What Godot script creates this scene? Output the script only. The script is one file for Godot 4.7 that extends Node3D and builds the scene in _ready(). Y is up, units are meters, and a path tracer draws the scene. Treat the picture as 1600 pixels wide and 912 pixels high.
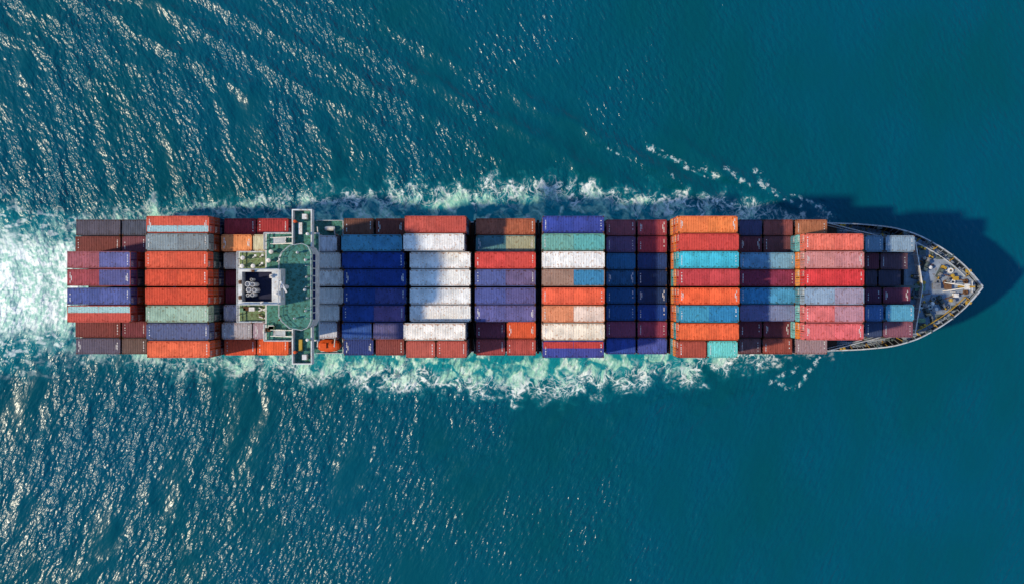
extends Node3D
# A container ship under way, seen from straight above. x runs from stern to bow, z towards the lower edge of the photograph, y up, water at y = 0.

const EYE := 166.8          # height of the camera over the water
const LENS := 1543.0        # focal length in pixels of the 1600 pixel wide photograph
const NADIR := Vector2(820, 448)
const TIER := 2.6
const HATCH := 8.8
const ROW := 2.6

var rng := RandomNumberGenerator.new()
var paints := {}
var shapes := {}
var wear: ImageTexture
var roofs := []
var stains: ImageTexture
var M := {}
var ship: Node3D
var used := {}

func _ready() -> void:
	rng.seed = 7
	# camera, sky, sun, exposure
	var cam := Camera3D.new()
	cam.name = "camera"
	add_child(cam)
	cam.position = Vector3(0, EYE, 0)
	cam.rotation_degrees = Vector3(-90, 0, 0)
	cam.near = 0.5
	cam.far = 4000.0
	cam.projection = Camera3D.PROJECTION_FRUSTUM
	cam.size = 912.0 / LENS * cam.near
	cam.frustum_offset = Vector2(800.0 - NADIR.x, NADIR.y - 456.0) / LENS * cam.near
	var env := Environment.new()
	env.background_mode = Environment.BG_SKY
	var sky := Sky.new()
	var air := ProceduralSkyMaterial.new()
	air.sky_top_color = Color(0.24, 0.49, 0.76)
	air.sky_horizon_color = Color(0.90, 0.90, 0.86)
	air.sky_curve = 0.3
	air.ground_bottom_color = Color(0.05, 0.2, 0.26)
	air.ground_horizon_color = Color(0.5, 0.62, 0.7)
	air.sky_energy_multiplier = 1.1
	sky.sky_material = air
	env.sky = sky
	env.tonemap_mode = Environment.TONE_MAPPER_LINEAR
	env.tonemap_exposure = 1.1
	env.sdfgi_enabled = true
	env.ssao_enabled = true
	env.ssil_enabled = true
	var we := WorldEnvironment.new()
	we.name = "world_environment"
	we.environment = env
	add_child(we)
	var sun := DirectionalLight3D.new()
	sun.name = "sun"
	sun.light_energy = 1.35
	sun.light_color = Color(1.0, 0.94, 0.82)
	sun.light_angular_distance = 2.6
	sun.shadow_enabled = true
	add_child(sun)
	var az := deg_to_rad(11.5)
	var el := deg_to_rad(41.0)
	sun.look_at_from_position(Vector3.ZERO, Vector3(cos(az) * cos(el), -sin(el), -sin(az) * cos(el)))
	textures()
	build_sea()
	print("sea ", Time.get_ticks_msec())
	build_ship()
	print("ship ", Time.get_ticks_msec())
	build_containers()
	build_lifeboats()
	print("done ", Time.get_ticks_msec())

func at(px: float, py: float, h: float) -> Vector3:   # the point at height h that the photograph shows at this pixel
	return Vector3((px - NADIR.x) / LENS * (EYE - h), h, (py - NADIR.y) / LENS * (EYE - h))

func ax(px: float, h: float) -> float:
	return (px - NADIR.x) / LENS * (EYE - h)

func az_(py: float, h: float) -> float:
	return (py - NADIR.y) / LENS * (EYE - h)

# ---------------------------------------------------------------- helpers
func mb() -> SurfaceTool:
	var st := SurfaceTool.new()
	st.begin(Mesh.PRIMITIVE_TRIANGLES)
	st.set_smooth_group(-1)
	return st

func quad(st: SurfaceTool, a: Vector3, b: Vector3, c: Vector3, d: Vector3) -> void:   # clockwise seen from the front
	for v in [a, b, c, a, c, d]:
		st.add_vertex(v)

func box(st: SurfaceTool, c: Vector3, s: Vector3, turn := Basis()) -> void:
	var p := []
	for i in 8:
		p.append(c + turn * Vector3((s.x if i & 1 else -s.x) / 2, (s.y if i & 2 else -s.y) / 2, (s.z if i & 4 else -s.z) / 2))
	for f in [[0, 2, 3, 1], [5, 7, 6, 4], [4, 6, 2, 0], [1, 3, 7, 5], [2, 6, 7, 3], [4, 0, 1, 5]]:
		quad(st, p[f[3]], p[f[2]], p[f[1]], p[f[0]])

func span(st: SurfaceTool, lo: Vector3, hi: Vector3) -> void:
	box(st, (lo + hi) / 2, hi - lo)

func bar(st: SurfaceTool, a: Vector3, b: Vector3, r: float, sides := 6) -> void:
	var d := (b - a).normalized()
	var u := d.cross(Vector3.UP if absf(d.y) < 0.9 else Vector3.RIGHT).normalized()
	var w := d.cross(u)
	for i in sides:
		var t0 := TAU * i / sides
		var t1 := TAU * (i + 1) / sides
		var e0 := (u * cos(t0) + w * sin(t0)) * r
		var e1 := (u * cos(t1) + w * sin(t1)) * r
		quad(st, a + e0, a + e1, b + e1, b + e0)
		for v in [b, b + e0, b + e1, a, a + e1, a + e0]:
			st.add_vertex(v)

func lathe(st: SurfaceTool, base: Vector3, axis: Vector3, prof: Array, sides := 14) -> void:   # prof: [radius, distance along the axis]
	var d := axis.normalized()
	var u := d.cross(Vector3.UP if absf(d.y) < 0.9 else Vector3.RIGHT).normalized()
	var w := d.cross(u)
	for k in prof.size() - 1:
		for i in sides:
			var e := []
			for t in [TAU * i / sides, TAU * (i + 1) / sides]:
				e.append(u * cos(t) + w * sin(t))
			var a: Vector3 = base + d * prof[k][1]
			var b: Vector3 = base + d * prof[k + 1][1]
			quad(st, a + e[0] * prof[k][0], a + e[1] * prof[k][0], b + e[1] * prof[k + 1][0], b + e[0] * prof[k + 1][0])

func prism(st: SurfaceTool, poly: PackedVector2Array, y0: float, y1: float) -> void:   # poly in x, z
	var tri := Geometry2D.triangulate_polygon(poly)
	for i in range(0, tri.size(), 3):
		var a := poly[tri[i]]
		var b := poly[tri[i + 1]]
		var c := poly[tri[i + 2]]
		if (b - a).cross(c - a) < 0:
			var s := b
			b = c
			c = s
		for v in [a, b, c]:
			st.add_vertex(Vector3(v.x, y1, v.y))
		for v in [a, c, b]:
			st.add_vertex(Vector3(v.x, y0, v.y))
	var n := poly.size()
	var flip := Geometry2D.is_polygon_clockwise(poly)
	for i in n:
		var a := poly[i]
		var b := poly[(i + 1) % n]
		if flip:
			var s := a
			a = b
			b = s
		quad(st, Vector3(a.x, y0, a.y), Vector3(a.x, y1, a.y), Vector3(b.x, y1, b.y), Vector3(b.x, y0, b.y))

func finish(st: SurfaceTool, m: Material, onto: ArrayMesh = null) -> ArrayMesh:
	st.generate_normals()
	var mesh := st.commit(onto)
	mesh.surface_set_material(mesh.get_surface_count() - 1, m)
	return mesh

func part(called: String, mesh: Mesh, parent: Node, m: Material = null) -> MeshInstance3D:
	var o := MeshInstance3D.new()
	o.name = called
	o.mesh = mesh
	if m:
		o.material_override = m
	parent.add_child(o, true)
	return o

func build(st: SurfaceTool, called: String, m: Material, parent: Node) -> MeshInstance3D:
	return part(called, finish(st, m), parent)

func numbered(called: String) -> String:
	used[called] = used.get(called, -1) + 1
	return called if used[called] == 0 else "%s_%03d" % [called, used[called]]

func thing(called: String, label: String, category: String, where: Vector3, group := "") -> Node3D:
	var o := Node3D.new()
	o.name = numbered(called)
	add_child(o)
	o.position = where
	o.set_meta("label", label)
	o.set_meta("category", category)
	if group:
		o.set_meta("group", group)
	return o

# ---------------------------------------------------------------- materials
func noise(kind: int, freq: float, sd: int, oct := 4) -> FastNoiseLite:
	var n := FastNoiseLite.new()
	n.noise_type = kind as FastNoiseLite.NoiseType
	n.frequency = freq
	n.seed = sd
	n.fractal_type = FastNoiseLite.FRACTAL_FBM if oct > 1 else FastNoiseLite.FRACTAL_NONE
	n.fractal_octaves = oct
	return n

func textures() -> void:
	# weathering of painted steel: faded patches, grime and rust spots with an outline of their own (a grey to rust tint that multiplies the paint)
	var S := 768
	var a := noise(FastNoiseLite.TYPE_SIMPLEX_SMOOTH, 1.0 / 150, 3, 5)
	var b := noise(FastNoiseLite.TYPE_SIMPLEX_SMOOTH, 1.0 / 22, 5, 4)
	var c := noise(FastNoiseLite.TYPE_SIMPLEX_SMOOTH, 1.0 / 60, 9, 5)
	var ia := a.get_seamless_image(S, S)
	var ib := b.get_seamless_image(S, S)
	var ic := c.get_seamless_image(S, S)
	var im := Image.create(S, S, false, Image.FORMAT_RGB8)
	for y in S:
		for x in S:
			var p := ia.get_pixel(x, y).r
			var q := ib.get_pixel(x, y).r
			var g := 0.86 + 0.22 * (p - 0.5) + 0.07 * (q - 0.5)
			var t := Color(g, g, g)
			var rust := smoothstep(0.66, 0.78, ic.get_pixel(x, y).r + 0.25 * (q - 0.5))
			t = t.lerp(Color(0.66, 0.50, 0.40), rust * 0.4)
			var chip := smoothstep(0.76, 0.82, q)
			t = t.lerp(Color(0.98, 0.96, 0.94), chip * 0.5)
			im.set_pixel(x, y, t)
	wear = ImageTexture.create_from_image(im)
	# stained deck paint: scuffs, bare patches and puddle rings
	im = Image.create(S, S, false, Image.FORMAT_RGB8)
	for y in S:
		for x in S:
			var p := ia.get_pixel(y, x).r
			var q := ib.get_pixel(x, y).r
			var r := ic.get_pixel(y, x).r
			var g := 0.84 + 0.3 * (p - 0.5) + 0.2 * (q - 0.5)
			var t := Color(g, g, g)
			t = t.lerp(Color(0.60, 0.50, 0.40), 0.55 * smoothstep(0.58, 0.66, r + 0.2 * (q - 0.5)))
			t = t.lerp(Color(0.96, 0.98, 0.95), 0.5 * smoothstep(0.04, 0.015, absf(r - 0.47)))
			im.set_pixel(x, y, t)
	stains = ImageTexture.create_from_image(im)
	# container roofs: rust that creeps in from the rails, streaks along the ribs, patches of faded and repainted steel
	for v in 6:
		var e := noise(FastNoiseLite.TYPE_SIMPLEX_SMOOTH, 1.0 / 30, 70 + v, 4)
		var s := noise(FastNoiseLite.TYPE_SIMPLEX_SMOOTH, 1.0 / 26, 90 + v, 3)
		var k := noise(FastNoiseLite.TYPE_SIMPLEX_SMOOTH, 1.0 / 120, 110 + v, 3)
		im = Image.create(256, 128, false, Image.FORMAT_RGB8)
		for y in 128:
			for x in 256:
				var d := minf(minf(y, 127 - y), minf(x, 255 - x) * 2.5 + 8.0) / 128.0
				var n := e.get_noise_2d(x, y)
				var st := s.get_noise_2d(x * 2.2, y * 0.22)
				var pt := k.get_noise_2d(x, y)
				var g := 0.92 + 0.05 * n + 0.07 * st + 0.15 * pt
				var t := Color(g, g, g)
				t = t.lerp(Color(0.55, 0.36, 0.26), [0.6, 0.35, 0.45, 0.25, 0.5, 0.4][v] * smoothstep(0.06, -0.06, d - 0.05 - 0.16 * n))
				t = t.lerp(Color(0.66, 0.50, 0.40), 0.5 * smoothstep(0.28, 0.48, n + 0.3 * st))
				t = t.lerp(Color(0.78, 0.76, 0.74), 0.4 * smoothstep(0.05, 0.08, pt - 0.12 + 0.05 * n) * float(v % 2))
				t = t.lerp(Color(1.0, 0.99, 0.97), 0.5 * smoothstep(0.42, 0.6, st - 0.4 * n))
				im.set_pixel(x, y, t)
		roofs.append(ImageTexture.create_from_image(im))
	for it in [["white", Color(0.86, 0.86, 0.85), 0.5], ["deck_green", Color(0.28, 0.55, 0.50), 0.6], ["deck_yellow_green", Color(0.46, 0.54, 0.36), 0.65], ["deck_grey", Color(0.60, 0.65, 0.72), 0.6], ["hull", Color(0.15, 0.19, 0.27), 0.5], ["red_hull", Color(0.45, 0.14, 0.12), 0.6],
			["navy", Color(0.13, 0.14, 0.30), 0.6], ["rail", Color(0.80, 0.82, 0.84), 0.5], ["yellow", Color(0.76, 0.60, 0.22), 0.5], ["machine", Color(0.36, 0.42, 0.48), 0.5], ["dark", Color(0.10, 0.11, 0.14), 0.6], ["rusty", Color(0.38, 0.24, 0.17), 0.8],
			["hatch", Color(0.30, 0.20, 0.19), 0.7], ["orange", Color(0.90, 0.34, 0.10), 0.4], ["steel", Color(0.55, 0.56, 0.58), 0.45], ["chain", Color(0.47, 0.33, 0.28), 0.8], ["pipe_white", Color(0.92, 0.90, 0.88), 0.45], ["pale_green", Color(0.42, 0.55, 0.42), 0.6], ["bulwark", Color(0.60, 0.64, 0.69), 0.5]]:
		M[it[0]] = paint(it[1], it[2])
	for it in ["deck_green", "deck_yellow_green"]:
		M[it].albedo_texture = stains
		M[it].uv1_scale = Vector3.ONE / 7.0
	var g := StandardMaterial3D.new()
	g.albedo_color = Color(0.05, 0.09, 0.16)
	g.roughness = 0.08
	M["glass"] = g

func paint(c: Color, rough := 0.62, roof := -1) -> StandardMaterial3D:
	var key := c.to_html() + str(rough) + str(roof)
	if not paints.has(key):
		var m := StandardMaterial3D.new()
		var l := c.srgb_to_linear()
		l = l.lerp(Color(l.get_luminance(), l.get_luminance(), l.get_luminance()), 0.08) * 1.05
		if l.b > l.r and l.b > l.g * 1.3:
			l.b *= 0.8
		if l.b > l.r:
			l = l * 0.88
		elif l.r > l.g * 1.6:
			l.b *= 0.72
		l.a = 1.0
		m.albedo_color = l.linear_to_srgb()
		m.albedo_texture = wear
		if roof >= 0:
			m.albedo_texture = roofs[roof]
			m.roughness = rough
			m.metallic_specular = 0.28
			paints[key] = m
			return m
		m.uv1_triplanar = true
		m.uv1_world_triplanar = true
		m.uv1_scale = Vector3.ONE / 9.0
		m.uv1_offset = Vector3(fposmod(c.r * 7.31 + c.b, 1.0), fposmod(c.g * 5.17, 1.0), fposmod(c.b * 9.7, 1.0))
		m.roughness = rough
		m.metallic_specular = 0.3
		paints[key] = m
	return paints[key]

# ---------------------------------------------------------------- the sea
const SEA_X := 100.0
const SEA_Z := 56.0
const TEX := 2048

func table(t: Array, x: float) -> float:   # piecewise curve through [x, y] pairs
	if x <= t[0][0]:
		return t[0][1]
	for i in range(1, t.size()):
		if x < t[i][0]:
			var k: float = (x - t[i - 1][0]) / (t[i][0] - t[i - 1][0])
			k = k * k * (3 - 2 * k)
			return lerpf(t[i - 1][1], t[i][1], k)
	return t[t.size() - 1][1]

func waves(x: float, z: float, n1: FastNoiseLite) -> float:   # swell and the ship's own wave system, in metres
	var h := 0.0
	var behind := 56.0 - x                      # metres behind the bow shoulder
	var side := absf(z)
	var wob := n1.get_noise_2d(x * 1.0, z * 1.0)
	if behind > 0.0:
		# diverging waves inside the V that trails from the bow
		var line := side - 11.0 - behind * 0.30
		var env := exp(-pow(line / (5.0 + behind * 0.055), 2.0)) * smoothstep(0.0, 18.0, behind)
		var ph := (side * cos(0.50) - behind * sin(0.50)) * TAU / 5.4 + wob * 1.3
		h += (0.26 if z < 0 else 0.15) * env * (pow(0.5 + 0.5 * sin(ph), 1.7) * 2.0 - 0.8) * clampf(1.0 + 0.8 * wob, 0.4, 1.5)
		# transverse waves astern
		var inside := smoothstep(0.0, -9.0, line) * smoothstep(50.0, 95.0, behind)
		var ph2 := (x + side * side * 0.006 + wob * 1.6) * TAU / 5.2
		h += 0.16 * inside * sin(ph2) * clampf(0.7 + 1.3 * n1.get_noise_2d(x + 300.0, z), 0.0, 1.5)
	h += 0.17 * n1.get_noise_2d(x * 0.9 + z * 0.25 + 50.0, z * 0.45 - 90.0) * (0.3 + 0.7 * smoothstep(85.0, -40.0, x))
	h += 0.05 * n1.get_noise_2d(x * 0.35 + 150.0, z * 0.2 + 190.0)
	return h

func build_sea() -> void:
	var W := TEX
	var H := int(TEX * SEA_Z / SEA_X)
	var step := 2.0 * SEA_X / W
	var ripple := noise(FastNoiseLite.TYPE_SIMPLEX_SMOOTH, 1.0 / 1.45, 11, 4)
	ripple.fractal_gain = 0.52
	var calm := noise(FastNoiseLite.TYPE_SIMPLEX_SMOOTH, 1.0 / 13.0, 21, 3)
	var warp := noise(FastNoiseLite.TYPE_SIMPLEX_SMOOTH, 1.0 / 4.0, 31, 3)
	var milk := noise(FastNoiseLite.TYPE_SIMPLEX_SMOOTH, 1.0 / 3.2, 41, 5)
	var fine := noise(FastNoiseLite.TYPE_SIMPLEX_SMOOTH, 1.0 / 0.8, 47, 3)
	var cell := noise(FastNoiseLite.TYPE_CELLULAR, 1.0 / 1.35, 51, 1)
	cell.cellular_return_type = FastNoiseLite.RETURN_DISTANCE2_SUB
	var cell2 := noise(FastNoiseLite.TYPE_CELLULAR, 1.0 / 0.65, 57, 1)
	cell2.cellular_return_type = FastNoiseLite.RETURN_DISTANCE2_SUB
	var blue := Color(0.0003, 0.067, 0.110)
	var green := Color(0.0003, 0.061, 0.082)
	var aer := Color(0.008, 0.27, 0.30)
	var pale := Color(0.32, 0.60, 0.46)
	var white := Color(0.78, 0.82, 0.79)
	# outer edge of the foam beside the hull, photograph pixels at water level
	var up := [[60, 345], [120, 338], [200, 326], [300, 311], [350, 318], [400, 307], [450, 312], [500, 294], [560, 300], [640, 292], [700, 288], [760, 289], [850, 282], [900, 287], [960, 296], [1040, 303], [1120, 308], [1160, 316], [1200, 322], [1260, 334], [1310, 350]]
	var low := [[60, 556], [120, 560], [200, 568], [300, 578], [400, 590], [500, 597], [600, 604], [700, 612], [790, 620], [860, 613], [950, 607], [1040, 597], [1100, 588], [1150, 574], [1210, 562], [1300, 548]]
	var rgb := PackedByteArray()
	rgb.resize(W * H * 3)
	var rou := PackedByteArray()
	rou.resize(W * H)
	var hgt := PackedFloat32Array()
	hgt.resize(W * H)
	# the broken crests of the bow wave: from, to, width
	var crest := [[1303, 337, 1270, 316, 5], [1264, 314, 1238, 303, 3], [1214, 303, 1186, 288, 5], [1172, 290, 1134, 264, 5], [1120, 275, 1098, 262, 6], [1080, 262, 1008, 226, 5], [1062, 286, 1040, 262, 3], [1110, 280, 1060, 256, 2], [1182, 268, 1200, 288, 6], [1252, 322, 1210, 305, 4], [985, 250, 950, 232, 2],
		[1282, 556, 1246, 604, 4], [1250, 574, 1206, 596, 5], [1214, 600, 1238, 606, 5]]
	for j in H:
		var z := -SEA_Z + (j + 0.5) * step
		var py := NADIR.y + z * LENS / EYE
		var bend := 0.5 * sqrt(z * z + 60.0)
		var near_hull := absf(z) < 21.0
		for i in W:
			var x := -SEA_X + (i + 0.5) * step
			var px := NADIR.x + x * LENS / EYE
			# ripples: stretched across the wind, livelier in the disturbed water astern
			var lively := 0.42 + 0.58 * smoothstep(55.0, -50.0, x - absf(z) * 0.25)
			var gust := calm.get_noise_2d(x, z * 0.55)
			var r := ripple.get_noise_2d(x * 1.2 + bend, z * 0.7 + x * 0.1)
			var h := r * 0.15 * lively * (1.0 + 1.1 * gust)
			var a1 := 0.0          # aerated water
			var a2 := 0.0          # foam
			var a3 := 0.0          # milky water
			if near_hull and px < 1320.0:
				var wx := warp.get_noise_2d(x, z)
				var wz := warp.get_noise_2d(x + 70.0, z - 40.0)
				var edge := 0.0
				var t := -1.0
				var lobe := (25.0 + 26.0 * calm.get_noise_2d(x * 1.6, z)) * (sqrt(absf(sin((px + 60.0 * calm.get_noise_2d(x * 0.8 + 9.0, z * 0.5) + 22.0 * wx + (0.0 if z < 0 else 31.0)) * PI / (58.0 if z < 0 else 71.0)))) - 0.72) + 10.0 * wz
				if px > 60.0:
					if z < 0:
						edge = table(up, px) - lobe
						t = (py - edge) / 62.0
					else:
						edge = table(low, px) + lobe
						t = (edge - py) / 66.0
					var trail := smoothstep(60.0, 260.0, px)
					var fresh := smoothstep(1310.0, 1130.0, px)
					if t > -0.3:
						var v := milk.get_noise_2d(x + wx * 1.6, z + wz * 1.6)
						var web := cell.get_noise_2d(x * 1.0 + wx * 1.3, z + wz * 1.3) + 1.0
						var web2 := cell2.get_noise_2d(x + wx * 0.9, z + wz * 0.9) + 1.0
						var f1 := fine.get_noise_2d(x, z)
						var rim := smoothstep(-0.10, 0.20, t + v * 0.22 + 0.10 * f1) * smoothstep(0.62, 0.16, t + 0.25 * v)
						var thick := 0.5 + 0.9 * (v + 0.4) * smoothstep(-0.1, 0.25, t) + 0.5 * f1
						var lace := maxf(smoothstep(0.17, 0.03, web / maxf(thick, 0.1)), 0.9 * smoothstep(0.22, 0.03, web2 / maxf(thick, 0.1)) * smoothstep(-0.25, 0.2, v))
						var curl := 1.0 - absf(milk.get_noise_2d(x * 2.1 + wx * 2.5, z * 2.1 + wz * 2.5)) * 3.2
						lace = maxf(lace, smoothstep(0.55, 0.95, curl + 0.2 * f1) * 0.4)
						lace = maxf(lace, smoothstep(0.30, 0.55, v + 0.35 * f1))
						a2 = lace * rim * (0.35 + 0.65 * trail)
						a1 = smoothstep(0.06, 0.5, t + v * 0.35) * 0.9 * trail
						a3 = smoothstep(-0.16, 0.30, v + 0.10 * sin(px * 0.055)) * smoothstep(0.02, 0.36, t) * smoothstep(1.3, 0.7, t) * (0.25 + 0.75 * trail)
						a2 = maxf(a2, smoothstep(0.22, 0.5, v + 0.2 * fine.get_noise_2d(x * 1.3, z)) * smoothstep(0.2, 0.45, t) * 0.5 * trail)
						a1 = maxf(a1, 0.28 * smoothstep(-0.3, 0.05, t + 0.3 * v) * trail)
						a1 *= fresh
						a3 *= fresh
						a2 *= (0.4 + 0.6 * fresh) * (0.42 + 0.58 * smoothstep(250.0, 620.0, px))
				# the propeller wash astern and the turbulent water each side of it
				var wash := smoothstep(250.0, 110.0, px)
				if wash > 0.0:
					var half := 70.0 + (130.0 - px) * 0.14 + 22.0 * wz
					var d := absf(py - 447.0 - (px - 120.0) * 0.02) / half
					var v2 := milk.get_noise_2d(x * 0.8 + wx * 2.2, z + wz * 2.2)
					var f2 := fine.get_noise_2d(x * 0.8, z * 1.1)
					var core := smoothstep(1.12, 0.66, d + 0.30 * v2) * wash
					var body := smoothstep(-0.22, 0.42, v2 + 0.6 * f2 + 0.10)
					a2 = maxf(a2, core * (0.16 + 0.80 * body))
					a1 = maxf(a1, core)
					a3 = maxf(a3, core * 0.75)
					var fringe := smoothstep(1.9, 0.9, d + 0.35 * v2) * wash
					a1 = maxf(a1, fringe * 0.55)
					var strand := milk.get_noise_2d(x * 0.9 + z * 0.9, z * 1.9 - x * 0.5)
					a2 = maxf(a2, fringe * smoothstep(0.08, 0.42, strand + 0.35 * f2) * 0.6)
			if px > 420.0:
				for c in crest:
					if absf(px - (c[0] + c[2]) * 0.5) < 48.0 and absf(py - (c[1] + c[3]) * 0.5) < 46.0:
						var q := Vector2(px, py)
						var near := Geometry2D.get_closest_point_to_segment(q, Vector2(c[0], c[1]), Vector2(c[2], c[3]))
						var e: float = q.distance_to(near) / c[4]
						if e < 1.6:
							var v3 := milk.get_noise_2d(x * 1.8, z * 1.8) + 0.45 * fine.get_noise_2d(x * 1.4, z * 1.4)
							var web3 := cell2.get_noise_2d(x + v3 * 0.5, z + v3 * 0.5) + 1.0
							var curl3 := smoothstep(0.45, 0.95, 1.0 - absf(v3) * 2.2)
							a2 = maxf(a2, smoothstep(0.25, 0.75, 0.55 * curl3 + 0.5 * smoothstep(0.2, 0.03, web3) + 1.1 * v3 - 0.25 + 0.45 * (1.0 - e)) * smoothstep(1.6, 0.5, e) * smoothstep(-0.12, 0.22, fine.get_noise_2d(x * 0.55, z * 0.55) + 0.15 * (1.0 - e) - 0.10) * 0.65)
							a1 = maxf(a1, 0.3 * smoothstep(1.5, 0.3, e) * smoothstep(-0.1, 0.35, v3))
			var tint := clampf(0.5 + 0.5 * gust + 0.7 * calm.get_noise_2d(x * 0.3 + 400.0, z * 0.3), 0.0, 1.0)   # patches of slightly greener and bluer water
			var col := green.lerp(blue, tint)
			col = col.lerp(aer, a1 * 0.75)
			col = col.lerp(pale, a3 * 0.8)
			col = col.lerp(white, a2)
			h += 0.10 * a3 * r + 0.03 * a2 + 0.02 * a2 * fine.get_noise_2d(x, z) if a3 + a2 > 0.0 else 0.0
			var k := j * W + i
			hgt[k] = h
			col = col.linear_to_srgb()
			rgb[k * 3] = col.r8
			rgb[k * 3 + 1] = col.g8
			rgb[k * 3 + 2] = col.b8
			rou[k] = int(255.0 * (0.09 + 0.16 * lively + 0.5 * maxf(a2, a3 * 0.6)))
	var m := StandardMaterial3D.new()
	m.albedo_texture = ImageTexture.create_from_image(Image.create_from_data(W, H, false, Image.FORMAT_RGB8, rgb))
	m.roughness = 1.0
	m.roughness_texture = ImageTexture.create_from_image(Image.create_from_data(W, H, false, Image.FORMAT_L8, rou))
	var nm := Image.create_from_data(W, H, false, Image.FORMAT_RF, hgt.to_byte_array())
	nm.bump_map_to_normal_map(1.0 / step)
	m.normal_enabled = true
	m.normal_scale = 1.0
	m.normal_texture = ImageTexture.create_from_image(nm)
	m.metallic_specular = 0.29
	m.texture_repeat = true
	# one sheet: fine cells round the ship, coarse ones out to the horizon
	var xs := PackedFloat32Array()
	var zs := PackedFloat32Array()
	for g in [2500.0, 1200.0, 600.0, 300.0, 200.0, 150.0, 120.0]:
		xs.append(-g)
		zs.append(-g)
	for i in 501:
		xs.append(-SEA_X + i * 2.0 * SEA_X / 500)
	for i in 281:
		zs.append(-SEA_Z + i * 2.0 * SEA_Z / 280)
	for g in [120.0, 150.0, 200.0, 300.0, 600.0, 1200.0, 2500.0]:
		xs.append(g)
		zs.append(g)
	var n1 := noise(FastNoiseLite.TYPE_SIMPLEX_SMOOTH, 1.0 / 9.0, 61, 3)
	var nx := xs.size()
	var nz := zs.size()
	var hs := PackedFloat32Array()
	hs.resize(nx * nz)
	for j in nz:
		for i in nx:
			hs[j * nx + i] = waves(xs[i], zs[j], n1) if absf(xs[i]) < 130.0 and absf(zs[j]) < 130.0 else 0.0
	var pos := PackedVector3Array()
	var nor := PackedVector3Array()
	var uv := PackedVector2Array()
	var tan_ := PackedFloat32Array()
	for j in nz:
		for i in nx:
			pos.append(Vector3(xs[i], hs[j * nx + i], zs[j]))
			var i0 := maxi(i - 1, 0)
			var i1 := mini(i + 1, nx - 1)
			var j0 := maxi(j - 1, 0)
			var j1 := mini(j + 1, nz - 1)
			var sx := (hs[j * nx + i1] - hs[j * nx + i0]) / (xs[i1] - xs[i0])
			var sz := (hs[j1 * nx + i] - hs[j0 * nx + i]) / (zs[j1] - zs[j0])
			nor.append(Vector3(-sx, 1, -sz).normalized())
			uv.append(Vector2((xs[i] + SEA_X) / (2 * SEA_X), (zs[j] + SEA_Z) / (2 * SEA_Z)))
			tan_.append_array([1, 0, 0, 1])
	var idx := PackedInt32Array()
	for j in nz - 1:
		for i in nx - 1:
			var k := j * nx + i
			idx.append_array([k, k + 1, k + nx + 1, k, k + nx + 1, k + nx])
	var arr := []
	arr.resize(Mesh.ARRAY_MAX)
	arr[Mesh.ARRAY_VERTEX] = pos
	arr[Mesh.ARRAY_NORMAL] = nor
	arr[Mesh.ARRAY_TANGENT] = tan_
	arr[Mesh.ARRAY_TEX_UV] = uv
	arr[Mesh.ARRAY_INDEX] = idx
	var mesh := ArrayMesh.new()
	mesh.add_surface_from_arrays(Mesh.PRIMITIVE_TRIANGLES, arr)
	mesh.surface_set_material(0, m)
	var o := part("sea", mesh, self)
	o.set_meta("kind", "structure")
	o.set_meta("label", "teal sea with sun glitter and the ship's foaming wake")

# ---------------------------------------------------------------- the ship
const DECK := 7.5
const FORE := 9.2
var hull_line := [[-70.0, 9.3], [-67.0, 10.1], [-60.0, 10.4], [45.0, 10.45], [48.5, 10.3], [53.5, 10.1], [58.5, 9.5], [62.6, 8.25], [66.6, 6.0], [69.7, 3.6], [71.6, 1.5], [72.7, 0.12]]

func half(x: float, line: Array) -> float:
	for i in range(1, line.size()):
		if x <= line[i][0]:
			return lerpf(line[i - 1][1], line[i][1], clampf((x - line[i - 1][0]) / (line[i][0] - line[i - 1][0]), 0, 1))
	return line[line.size() - 1][1]

func smooth_half(x: float) -> float:
	return (half(x - 1.2, hull_line) + half(x, hull_line) * 2 + half(minf(x + 1.2, 72.7), hull_line)) / 4 if x < 71.0 else half(x, hull_line)

func rim(x: float) -> float:   # height of the bulwark's top
	return lerpf(8.6, 10.4, smoothstep(50.0, 61.0, x))

func ship_part(called: String) -> Node3D:
	var o := Node3D.new()
	o.name = called
	ship.add_child(o, true)
	return o

func rail(parent: Node, pts: Array, tall := 1.05, called := "railing", m: Material = null, gap := 1.4, r := 0.045) -> void:
	var st := mb()
	for i in pts.size() - 1:
		var a: Vector3 = pts[i]
		var b: Vector3 = pts[i + 1]
		var n := maxi(1, int(a.distance_to(b) / gap))
		for k in n + 1:
			var p := a.lerp(b, float(k) / n)
			bar(st, p, p + Vector3.UP * tall, r, 5)
		for f in [1.0, 0.5]:
			bar(st, a + Vector3.UP * tall * f, b + Vector3.UP * tall * f, r * (1.3 if f == 1.0 else 0.8), 5)
	build(st, called, m if m else M.rail, parent)

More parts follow.
